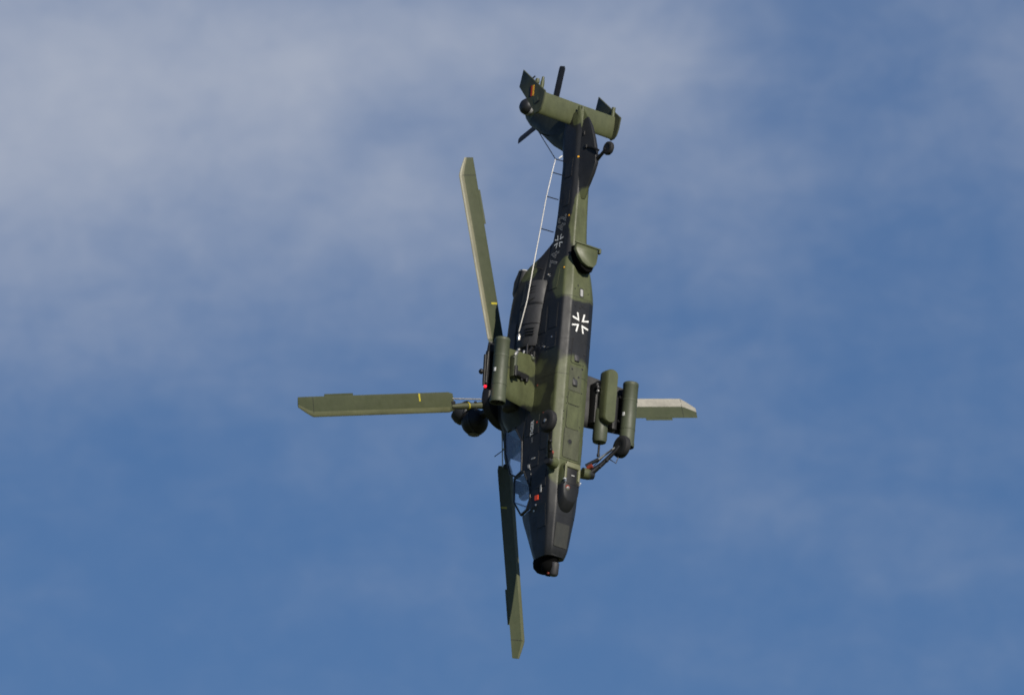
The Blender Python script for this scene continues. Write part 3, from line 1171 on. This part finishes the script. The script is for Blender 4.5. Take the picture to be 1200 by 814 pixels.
# wiper / side mirror bits in front of the windscreen
MB().tube([(3.52, .1, 1.47), (3.30, .16, 1.60)], .012, 6).build('wiper', 'black', can)

# --- nose sensor
ns = MB().loft([[Vector((x, w_ * math.cos(2 * PI * k / 28), zc + h * math.sin(2 * PI * k / 28))) for k in range(28)]
                for x, w_, h, zc in ((4.70, .26, .42, .58), (4.82, .26, .42, .62), (4.96, .23, .38, .64), (5.08, .17, .28, .62), (5.15, .08, .14, .60))])
ns = ns.build('nose_fairing', 'deepblack', root, 50)
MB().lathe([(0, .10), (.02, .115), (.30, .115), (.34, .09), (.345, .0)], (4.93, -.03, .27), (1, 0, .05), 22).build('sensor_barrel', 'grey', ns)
MB().ball((5.03, 0, .44), .225, 22, 14).build('sensor_ball', 'deepblack', ns)
MB().lathe([(0, .085), (.012, 0)], (5.27, -.03, .30), (1, 0, 0), 16).build('sensor_window', 'lens', ns)
MB().box((4.78, 0, .17), (.05, .36, .05), None, .02).build('nose_lip', 'dark', ns)
for sy in (.09, -.1):
    MB().ball((5.22, sy, .36), .035, 10, 8).build('nose_lamp', 'rust', ns)
MB().tube([(4.35, -.37, .95), (4.55, -.40, .98), (4.85, -.40, .98)], [.014, .012, .008], 6).build('pitot_tube', 'blackmetal', root)

# --- belly blister with its lamp bay
bl = MB()
rings = []
for zf, sc_, sf in ((.02, 1.06, 1.04), (-.07, 1.04, .93), (-.14, 1.0, .80), (-.19, .95, .70), (-.212, .86, .62)):
    ring = []
    for k in range(48):
        a = 2 * PI * k / 48
        cx1, lx, ly = 2.94, .68, .27
        ca, sa = math.cos(a), math.sin(a)
        e = 0.5 if ca < 0 else .75
        X = cx1 + (lx if ca > 0 else .60) * (abs(ca) ** e) * (1 if ca > 0 else -1) * (sf if ca > 0 else 1 - (1 - sc_) * .6)
        Y = ly * (abs(sa) ** (.55 if ca < 0 else .75)) * (1 if sa > 0 else -1) * sc_
        ring.append(Vector((X, Y, zf)))
    rings.append(ring)
blo = bl.loft(rings).build('belly_blister', 'camo', root, 60)
MB().box((2.70, 0.02, -.212), (.46, .33, .012), None, .004).build('lamp_bay', 'black', blo)
MB().box((2.43, 0, -.212), (.17, .44, .06), None, .025).build('bay_rim', 'rim', blo)
for sy in (1, -1):
    MB().box((2.62, sy * .215 + .01, -.214), (.42, .07, .05), None, .02).build('bay_rim', 'rim', blo)
    MB().box((2.88, sy * .225 + .02, -.25), (.10, .025, .06)).build('lamp_bracket', 'metal', blo)
    MB().box((2.85, sy * .245 + .02, -.24), (.025, .05, .06)).build('lamp_bracket', 'white', blo)
MB().box((2.70, .0, -.225), (.03, .10, .02)).build('lamp_bar', 'lgrey', blo)
MB().lathe([(-.02, .055), (.0, .06), (.03, .05), (.045, 0)], (3.06, .12, -.20), (.3, 0, -.9), 14).build('landing_lamp', 'metal', blo)
MB().lathe([(-.02, .07), (.0, .075), (.018, .07), (.02, .05)], (3.05, .12, -.198), (.3, 0, -.9), 14).build('lamp_ring', 'rust', blo)

# --- rear belly fairing
rf = MB()


def plan(pl, z, k, dx=0.0):
    cx0 = sum(p[0] for p in pl) / len(pl)
    cy0 = sum(p[1] for p in pl) / len(pl)
    return [Vector((cx0 + (a - cx0) * k + dx, cy0 + (b - cy0) * k, z + (a + 3.3) * -.16)) for a, b in pl]


LIP = [(-3.60, .36), (-3.42, .42), (-3.22, .33), (-3.06, .20), (-2.98, .02), (-3.0, -.18), (-3.15, -.30), (-3.42, -.37), (-3.60, -.36)]
BAY = [(-3.60, .37), (-3.35, .40), (-3.12, .36), (-2.96, .24), (-2.88, .02), (-2.92, -.22), (-3.12, -.34), (-3.42, -.38), (-3.58, -.36)]
BAY = [(a, b * .74 - .02) for a, b in BAY]
rf.loft([plan(BAY, .30, 1.0), plan(BAY, .02, 1.0), plan(BAY, -.05, .97)])
rf = rf.build('rear_belly_fairing', 'deepblack', root, 50)  # solid body, near black: the shade under the cover is in its colour
MB().loft([plan(LIP, -.055, .93), plan(LIP, -.12, .93), plan(LIP, -.14, .89)]).build('fairing_cover', 'green', rf, 50)
MB().box((-3.60, -.0, -.085), (.05, .78, .05), Matrix.Rotation(.2, 3, 'Y'), .012).build('fairing_lip', 'green', rf)
MB().box((-3.56, -.41, -.06), (.15, .06, .10), None, .02).build('fairing_tab', 'green', rf)

# --- stub wings, pods, gun pod
for sd_ in (1, -1):
    wg = MB()
    secs = []
    for i in range(9):
        q = i / 8
        y = .46 + 1.84 * q
        z = 1.10 - .21 * (y - .46)
        xl, xt = .80 - .06 * q, -.72 + .22 * q
        up, lo = airfoil(xl - xt, .15)
        ring = []
        c = xl - xt
        for yy, zz in up + lo[-2:0:-1]:
            u = (yy + .28 * c) / c
            ring.append(Vector((xl - u * c, sd_ * y, z + zz)))
        secs.append(ring)
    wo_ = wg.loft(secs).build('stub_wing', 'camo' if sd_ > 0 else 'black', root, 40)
    MB().box((.20, sd_ * 2.30, .72), (.9, .06, .12), None, .03).build('wing_tip_rail', 'black', wo_)
    MB().tube([(-.15, sd_ * 2.33, .76), (.55, sd_ * 2.33, .74), (.68, sd_ * 2.33, .74)], [.04, .04, .03], 12).build('tip_launcher', 'black', wo_)
    MB().ball((.33, sd_ * 2.42, .76), .07, 12, 8).build('tip_sensor', 'blackmetal', wo_)
    # outer pylon and rocket pod
    MB().box((.18, sd_ * 2.08, .68), (1.0, .10, .24), None, .03).build('weapon_pylon', 'dark', wo_)
    for xx in (-.15, .5):
        MB().box((xx, sd_ * 1.94, .56), (.07, .22, .05), Matrix.Rotation(sd_ * .5, 3, 'X'), .01).build('sway_brace', 'blackmetal', wo_)
    pd = MB().lathe([(0, .185), (.02, .20), (.05, .203), (.09, .203), (.10, .197), (1.62, .197), (1.63, .203), (1.70, .205), (1.74, .20), (1.745, .18), (1.70, .175)],
                    (-.57, sd_ * 2.1, .40), (1, 0, 0), 40)
    pd = pd.build('rocket_pod', 'dgreen', root, 50)
    MB().lathe([(0, .178), (.004, 0)], (1.135, sd_ * 2.1, .40), (1, 0, 0), 30).build('pod_face', 'black', pd)
    for k in range(7):
        a = k * PI / 3
        ry, rz = (0, 0) if k == 6 else (.11 * math.cos(a), .11 * math.sin(a))
        MB().lathe([(0, .042), (.02, .042), (.02, .032), (0, .032)], (1.135, sd_ * 2.1 + ry, .40 + rz), (1, 0, 0), 12).build('rocket_tube', 'blackmetal', pd)
    for xx in (-.1, .68):
        MB().lathe([(0, .2), (.01, .203), (.03, .203), (.04, .2)], (xx, sd_ * 2.1, .40), (1, 0, 0), 32).build('pod_band', 'dgreen', pd)
    ang = math.radians(205)
    MB().box((.33, sd_ * 2.1 + .203 * math.cos(math.radians(10)) , .40 - .05), (.10, .012, .06), Matrix.Rotation(-.1, 3, 'X')).build('pod_placard', 'white', pd)
for (a_, b_, r_, m_) in (((-.95, .58, 1.12), (-.78, .66, 1.22), .05, 'blackmetal'), ((-.86, .70, 1.30), (-.62, .74, 1.34), .04, 'metal'),
                         ((-.80, .60, 1.02), (-.66, .60, 1.02), .035, 'black'), ((-1.02, .70, 1.20), (-.70, .72, 1.16), .028, 'blackmetal'),
                         ((-.72, .62, 1.42), (-.55, .70, 1.26), .03, 'black')):
    MB().tube([a_, b_], r_, 10).build('pipe_fitting', m_, cowl)
# port inner pylon, unloaded
pyl = MB().box((-.10, 1.42, .76), (.62, .11, .22), None, .03).build('inner_pylon', 'dgreen', root)
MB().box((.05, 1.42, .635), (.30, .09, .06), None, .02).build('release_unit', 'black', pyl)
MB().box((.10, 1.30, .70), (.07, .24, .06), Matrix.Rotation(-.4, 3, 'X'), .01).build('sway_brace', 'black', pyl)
MB().box((.02, 1.12, .86), (.15, .62, .10), Matrix.Rotation(-.2, 3, 'X'), .01).build('wing_shade_bar', 'black', pyl)  # black bar added to stand for the shadow across the wing
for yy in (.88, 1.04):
    MB().box((.09, yy, .88), (.12, .06, .07), None, .01).build('wing_shade_tooth', 'black', pyl)  # black teeth added to the same shadow shape
MB().tube([(-.50, 1.36, .72), (-.42, 1.42, .70), (-.30, 1.44, .70)], .045, 10).build('pylon_plug', 'metal', pyl)
MB().ball((-.63, .60, 1.06), .08, 12, 8, (1, .8, .8)).build('wing_root_fitting', 'dgreen', root)
# starboard inner station: gun pod
gp = MB()
rr = []
for z, k in ((.62, .80), (.58, .96), (.50, 1.0), (.36, 1.0), (.30, .95), (.27, .82)):
    ring = []
    for q in range(40):
        a = 2 * PI * q / 40
        ca, sa = math.cos(a), math.sin(a)
        X = (.0 + (.56 if ca > 0 else -.56)) + .175 * k * (abs(ca) ** .8) * (1 if ca > 0 else -1)
        ring.append(Vector((X, -1.42 + .185 * k * sa, z)))
    rr.append(ring)
gp = gp.loft(rr).build('gun_pod', 'green', root, 50)
MB().lathe([(0, .10), (.05, .17), (.12, .19), (.85, .19), (.93, .17), (.95, .13), (.955, 0)], (.26, -1.40, .62), (1, 0, 0), 30).build('gun_housing', 'dgreen', gp)
MB().tube([(1.18, -1.40, .62), (1.50, -1.40, .62)], .028, 10).build('gun_barrel', 'black', gp)
MB().tube([(1.50, -1.40, .62), (1.58, -1.40, .62)], .04, 10).build('muzzle', 'black', gp)
MB().box((.15, -1.25, .78), (1.15, .14, .30), None, .04).build('gun_pylon', 'black', gp)
MB().box((-.25, -1.22, .60), (.10, .12, .10), None, .02).build('sway_brace', 'blackmetal', gp)
MB().box((-.15, -1.19, .57), (.05, .04, .05)).build('placard', 'lgrey', gp)
MB().box((.30, -1.78, .62), (.95, .16, .20), None, .04).build('pylon_link', 'black', gp)
# red wing tip lamp, lit
MB().ball((.80, 2.44, .52), .042, 12, 8).build('navigation_lamp', 'redlamp', root)
MB().tube([(.76, 2.30, .72), (.78, 2.40, .58)], .035, 8).build('lamp_mount', 'dark', root)

# --- landing gear
for sd_ in (1, -1):
    lg = MB().tube([(2.45, sd_ * .45, -.02), (2.45, sd_ * .62, -.06), (2.45, sd_ * .76, -.09)], [.15, .14, .10], 20).build('landing_gear_leg', 'camo', root)
    W = Vector((1.66, sd_ * 1.20, -.60))
    MB().tube([(2.38, sd_ * .68, -.12), (2.15, sd_ * .86, -.28), (1.80, sd_ * 1.06, -.53), (W.x, W.y - sd_ * .08, W.z)], [.085, .06, .055, .05], 12).build('trailing_arm', 'blackmetal', lg)
    MB().tube([(2.22, sd_ * .56, .0), (2.02, sd_ * .80, -.20)], .05, 12).build('shock_strut', 'blackmetal', lg)
    MB().tube([(2.02, sd_ * .80, -.20), (1.70, sd_ * 1.06, -.50)], .03, 12).build('shock_rod', 'metal' if sd_ < 0 else 'blackmetal', lg)
    MB().tube([(2.0, sd_ * .98, -.40), (2.12, sd_ * 1.10, -.54), (1.86, sd_ * 1.16, -.60)], .016, 8).build('torque_link', 'blackmetal', lg)
    MB().tube([(2.28, sd_ * .60, -.02), (2.22, sd_ * .66, -.14)], .06, 10).build('hydraulic_fitting', 'rust', lg)
    MB().tube([(2.3, sd_ * .66, -.06), (2.1, sd_ * .80, -.16), (1.9, sd_ * .90, -.34), (1.75, sd_ * 1.0, -.48)], .013, 6).build('brake_hose', 'black', lg)
    for q in (.25, .55):
        c0 = Vector((2.38, sd_ * .68, -.12)).lerp(Vector((1.8, sd_ * 1.06, -.53)), q)
        MB().ball(c0 + Vector((0, sd_ * .03, -.05)), .05, 10, 8).build('joint_collar', 'blackmetal', lg)
    prof = [(-.095, .12), (-.105, .17), (-.10, .24), (-.07, .285), (0, .30), (.07, .285), (.10, .24), (.105, .17), (.095, .12)]
    MB().lathe(prof, W, (0, 1, 0), 36).build('tyre', 'rubber', lg)
    MB().lathe([(-.075, .0), (-.08, .10), (-.085, .14), (.085, .14), (.08, .10), (.075, 0)], W, (0, 1, 0), 24).build('wheel_rim', 'blackmetal', lg)
    MB().lathe([(0, .045), (.03, .045), (.035, .0)], W + Vector((0, sd_ * .08, 0)), (0, sd_, 0), 12).build('wheel_cap', 'metal', lg)
    side_plate([(1.5, .02 + .1), (2.2, .02 + .1), (2.15, .34), (1.55, .34)], 'gear_bay', 'black', root, .008, sd_, 5, 3)

# --- tail: fin, stabiliser, end plates, tail wheel, tail rotor
fn = MB()
secs = []
for z, xl, xt, t in ((.75, -6.2, -7.50, .17), (1.15, -6.45, -7.75, .17), (1.7, -6.80, -8.05, .17), (2.3, -7.30, -8.45, .17), (2.75, -7.62, -8.78, .16), (2.95, -7.85, -8.86, .13)):
    up, lo = airfoil(xl - xt, t, 10)
    c = xl - xt
    secs.append([Vector((xl - (yy + .28 * c), zz * (1 if t else 1), z)) for yy, zz in up + [(a, b) for a, b in lo[-2:0:-1]]])
fn = fn.loft(secs).build('tail_fin', 'camo', root, 40)
MB().box((-8.83, 0, 2.72), (.14, .08, .22), None, .03).build('fin_tail_cap', 'yellow', fn) if False else None
MB().tube([(-8.80, .0, 2.72), (-8.98, .0, 2.86)], .02, 6).build('fin_aerial', 'black', fn)
MB().lathe([(0, .05), (.03, .06), (.12, .05), (.14, 0)], (-8.78, 0, 2.62), (-1, 0, 0), 12).build('tail_lamp', 'green', fn)
gb = MB().lathe([(-.40, .16), (-.2, .20), (.15, .215), (.24, .20), (.30, .15), (.33, .08), (.335, 0)], (-8.10, .02, 2.74), (0, 1, 0), 28).build('gearbox_fairing', 'dark', root)
MB().lathe([(0, .215), (.05, .22), (.10, .219)], (-8.10, .08, 2.74), (0, 1, 0), 28).build('fairing_band', 'lgrey', gb)
# ventral keel
kl = MB()
ks = []
for x, zt, zb, wt_, wb_ in ((-4.98, .30, .26, .10, .03), (-5.25, .32, .10, .17, .04), (-5.6, .34, -.10, .19, .05), (-5.85, .36, -.20, .19, .05), (-6.2, .38, -.16, .18, .05),
                            (-6.6, .42, -.03, .16, .045), (-6.95, .5, .12, .14, .04), (-7.2, .6, .28, .11, .03), (-7.46, .72, .48, .06, .02)):
    h = rounded([(0, zb), (wb_, zb), (wt_, zt)], [0, .02, 0], 3, 3)
    ks.append([Vector((x, p.x, p.y)) for p in h] + [Vector((x, -p.x, p.y)) for p in h[:0:-1]])
kl = kl.loft(ks).build('ventral_keel', 'camo', root, 40)
MB().box((-6.35, .13, .16), (.10, .05, .10), None, .01).build('tie_down', 'black', kl)
MB().box((-6.75, .12, .28), (.12, .04, .05), None, .01).build('tie_down', 'black', kl)
# tail wheel
tw_ = MB().tube([(-5.95, -.02, -.12), (-6.05, -.02, -.34), (-6.15, -.02, -.52)], [.07, .045, .05], 12).build('tail_wheel_leg', 'blackmetal', root)
TWc = (-6.17, -.06, -.56)
MB().lathe([(-.05, .08), (-.065, .12), (-.05, .17), (0, .185), (.05, .17), (.065, .12), (.05, .08)], TWc, (0, 1, 0), 28).build('tyre', 'rubber', tw_)
MB().lathe([(-.055, 0), (-.055, .09), (.055, .09), (.055, 0)], TWc, (0, 1, 0), 18).build('wheel_rim', 'black', tw_)
MB().tube([(-6.15, .05, -.30), (-6.28, .10, -.08), (-6.33, .10, .12)], .03, 8).build('shock_strut', 'black', tw_)
# stabiliser
sb = MB()
secs = []
for y in (-1.22, -.8, -.4, 0, .4, .8, 1.22):
    up, lo = airfoil(.60, .17, 10)
    ring = []
    for yy, zz in up + lo[-2:0:-1]:
        u = (yy + .28 * .60) / .60
        ring.append(Vector((-7.15 - u * .58, y, .93 - u * .13 + (-zz if True else zz))))
    secs.append(ring)
sb = sb.loft(secs).build('stabiliser', 'green', root, 50)
MB().box((-7.5, .02, .62), (.18, .08, .20), None, .02).build('stabiliser_fitting', 'green', sb)
MB().loft([[Vector((x, .05 + w_ * math.cos(2 * PI * k / 16), z + h * math.sin(2 * PI * k / 16))) for k in range(16)]
           for x, z, w_, h in ((-6.95, .52, .10, .16), (-7.2, .58, .09, .14), (-7.45, .62, .07, .10), (-7.62, .66, .03, .04))]).build('tail_cone', 'green', sb)
EP = [(-8.50, 1.58), (-8.05, 1.70), (-7.60, 1.32), (-7.12, .94), (-7.13, .80), (-7.20, .70), (-7.36, .63), (-7.66, .57), (-7.85, .80)]
for sd_ in (1, -1):
    cxm = sum(p[0] for p in EP) / len(EP)
    czm = sum(p[1] for p in EP) / len(EP)
    n = len(EP)
    mb = MB()
    lay = [(-.022, .97), (-.012, 1.0), (.012, 1.0), (.022, .97)]
    mb.loft([[Vector((cxm + (a - cxm) * k, sd_ * (1.24 + d), czm + (b - czm) * k)) for a, b in EP] for d, k in lay])
    ep = mb.build('end_plate', 'fingreen', root, 30)
    if sd_ == 1:
        yo = 1.24 + .024
        fl = [(-7.93, 1.05), (-7.65, 1.05), (-7.65, 1.24), (-7.93, 1.24)]
        for k, m_ in enumerate(('gold', 'red', 'black')):
            z0 = 1.045 + .062 * k
            MB().box((-7.79, yo + .001, z0 + .031), (.29, .006, .062)).build('flag_stripe', m_, ep)
        MB().box((-7.50, yo, .93), (.16, .01, .16), Matrix.Rotation(.3, 3, 'Y')).build('stencil_panel', 'dgreen', ep)
        MB().box((-7.42, yo, .86), (.05, .012, .18), Matrix.Rotation(.3, 3, 'Y')).build('stencil_line', 'black', ep)
        MB().tube([(-8.15, 1.24, 1.20), (-8.22, 1.20, 1.12)], .02, 6).build('static_wick', 'black', ep)
    else:
        MB().tube([(-8.0, -1.20, .86), (-7.75, -1.20, .88), (-7.45, -1.20, .90)], [.05, .055, .03], 12).build('navigation_lamp_fairing', 'green', ep)
# port end: round lamp fairing too
MB().tube([(-8.12, 1.18, .80), (-7.95, 1.18, .82), (-7.6, 1.18, .86)], [.03, .055, .04], 12).build('navigation_lamp_fairing', 'green', sb)

# tail rotor, starboard side of the fin
TH = Vector((-8.06, -.58, 2.72))
trh = MB().lathe([(-.12, .08), (-.1, .16), (.04, .16), (.08, .10), (.24, .07), (.26, .0)], TH, (0, -1, 0), 20).build('tail_rotor_hub', 'black', root)
MB().tube([(TH.x, -.2, TH.z), (TH.x, -.5, TH.z)], .09, 14).build('tail_rotor_shaft', 'blackmetal', trh)


def tr_blade():
    rings = []
    for r, c, t in ((.14, .09, .35), (.30, .12, .25), (.42, .22, .12), (.9, .22, .10), (1.28, .22, .09), (1.35, .16, .08)):
        up, lo = airfoil(c, t, 6)
        rings.append([Vector((r, zz, yy)) for yy, zz in up + lo[-2:0:-1]])
    b = MB().loft(rings).build('tail_rotor_blade', 'dark', root, 40)
    return b


t0 = tr_blade()
for i, a in enumerate((193.0, 73.0, 313.0)):
    o = t0 if i == 0 else t0.copy()
    if i:
        COL.objects.link(o)
        o.parent = root
    # in the x-z plane: rotate about y (positive y-rotation turns x towards -z)
    o.matrix_local = Matrix.Translation(TH) @ Matrix.Rotation(-math.radians(a), 4, 'Y') @ Matrix.Rotation(math.radians(12), 4, 'X')

# --- long wire aerial on stand-offs down the port side
wire_pts = [(-1.38, .84, 1.42), (-2.2, .78, 1.26), (-3.15, .70, 1.22), (-4.19, .64, 1.12), (-5.06, .60, 1.03), (-5.73, .52, .98), (-6.12, .44, .99)]
aer = MB().tube(wire_pts, [.013, .015, .015, .013, .012, .011, .009], 8).build('wire_aerial', 'wire', root)
MB().tube([(-6.12, .44, .99), (-7.16, .36, 1.93)], .012, 6).build('aerial_tail', 'blackmetal', aer)
for (x, y, z, yb) in ((-3.15, .70, 1.22, .36), (-4.19, .64, 1.12, .22), (-5.06, .60, 1.03, .22), (-5.73, .52, .98, .20), (-6.12, .44, .99, .18), (-7.08, .37, 1.86, .05)):
    MB().tube([(x, y, z), (x - .02, yb, z - .0)], .014, 6).build('aerial_post', 'blackmetal', aer)
MB().tube([(-2.2, .78, 1.26), (-2.32, .60, 1.08)], .014, 6).build('aerial_post', 'blackmetal', aer)
MB().tube([(-2.32, .60, 1.08), (-2.05, .70, 1.62)], .014, 6).build('aerial_post', 'blackmetal', aer)
MB().lathe([(-.07, .0), (-.06, .045), (.05, .05), (.13, .012)], (-1.2, .84, 1.40), (-1, 0, 0), 12).build('aerial_insulator', 'metal', aer)
MB().tube([(-6.13, .40, .90), (-6.2, .34, .84)], .02, 6).build('aerial_insulator', 'white', aer)
# blade aerials and small bits
MB().tube([(1.35, .18, 2.40), (1.55, .30, 2.75)], .012, 6).build('whip_aerial', 'black', root)
MB().prism([(0.9, 2.3), (1.1, 2.3), (1.0, 2.6), (.9, 2.6)], lambda a, b: (a, .01, b), lambda a, b: (a, -.01, b)).build('blade_aerial', 'black', root)
for (x, z, s_) in ((-.95, 1.55, .05), (-.75, 1.2, .035), (-.35, 1.25, .03), (.2, 1.45, .035)):
    MB().ball((x, .70 if z > 1.3 else .54, z), s_, 10, 8).build('latch', 'metal', cowl)

# ------------------------------------------------------------------ ground far below, out to the horizon
m, t, b = new_mat('airfield grass')
co = coords(t)
t.put(b.inputs['Base Color'], t.mix(t.ramp(t.noise(co, .02, 6, .6).outputs[0], .35, .65), rgb(.045, .065, .022), rgb(.09, .095, .04)))
b.inputs['Roughness'].default_value = .95
gv, gf = [], []
N = 24
for i in range(N + 1):
    for j in range(N + 1):
        gx, gy = (i / N - .5) * 40000, (j / N - .5) * 40000
        gv.append((gx, gy, 0))
for i in range(N):
    for j in range(N):
        a = i * (N + 1) + j
        gf.append((a, a + 1, a + N + 2, a + N + 1))
g = link('ground', gv, gf, m)
g['kind'] = 'structure'
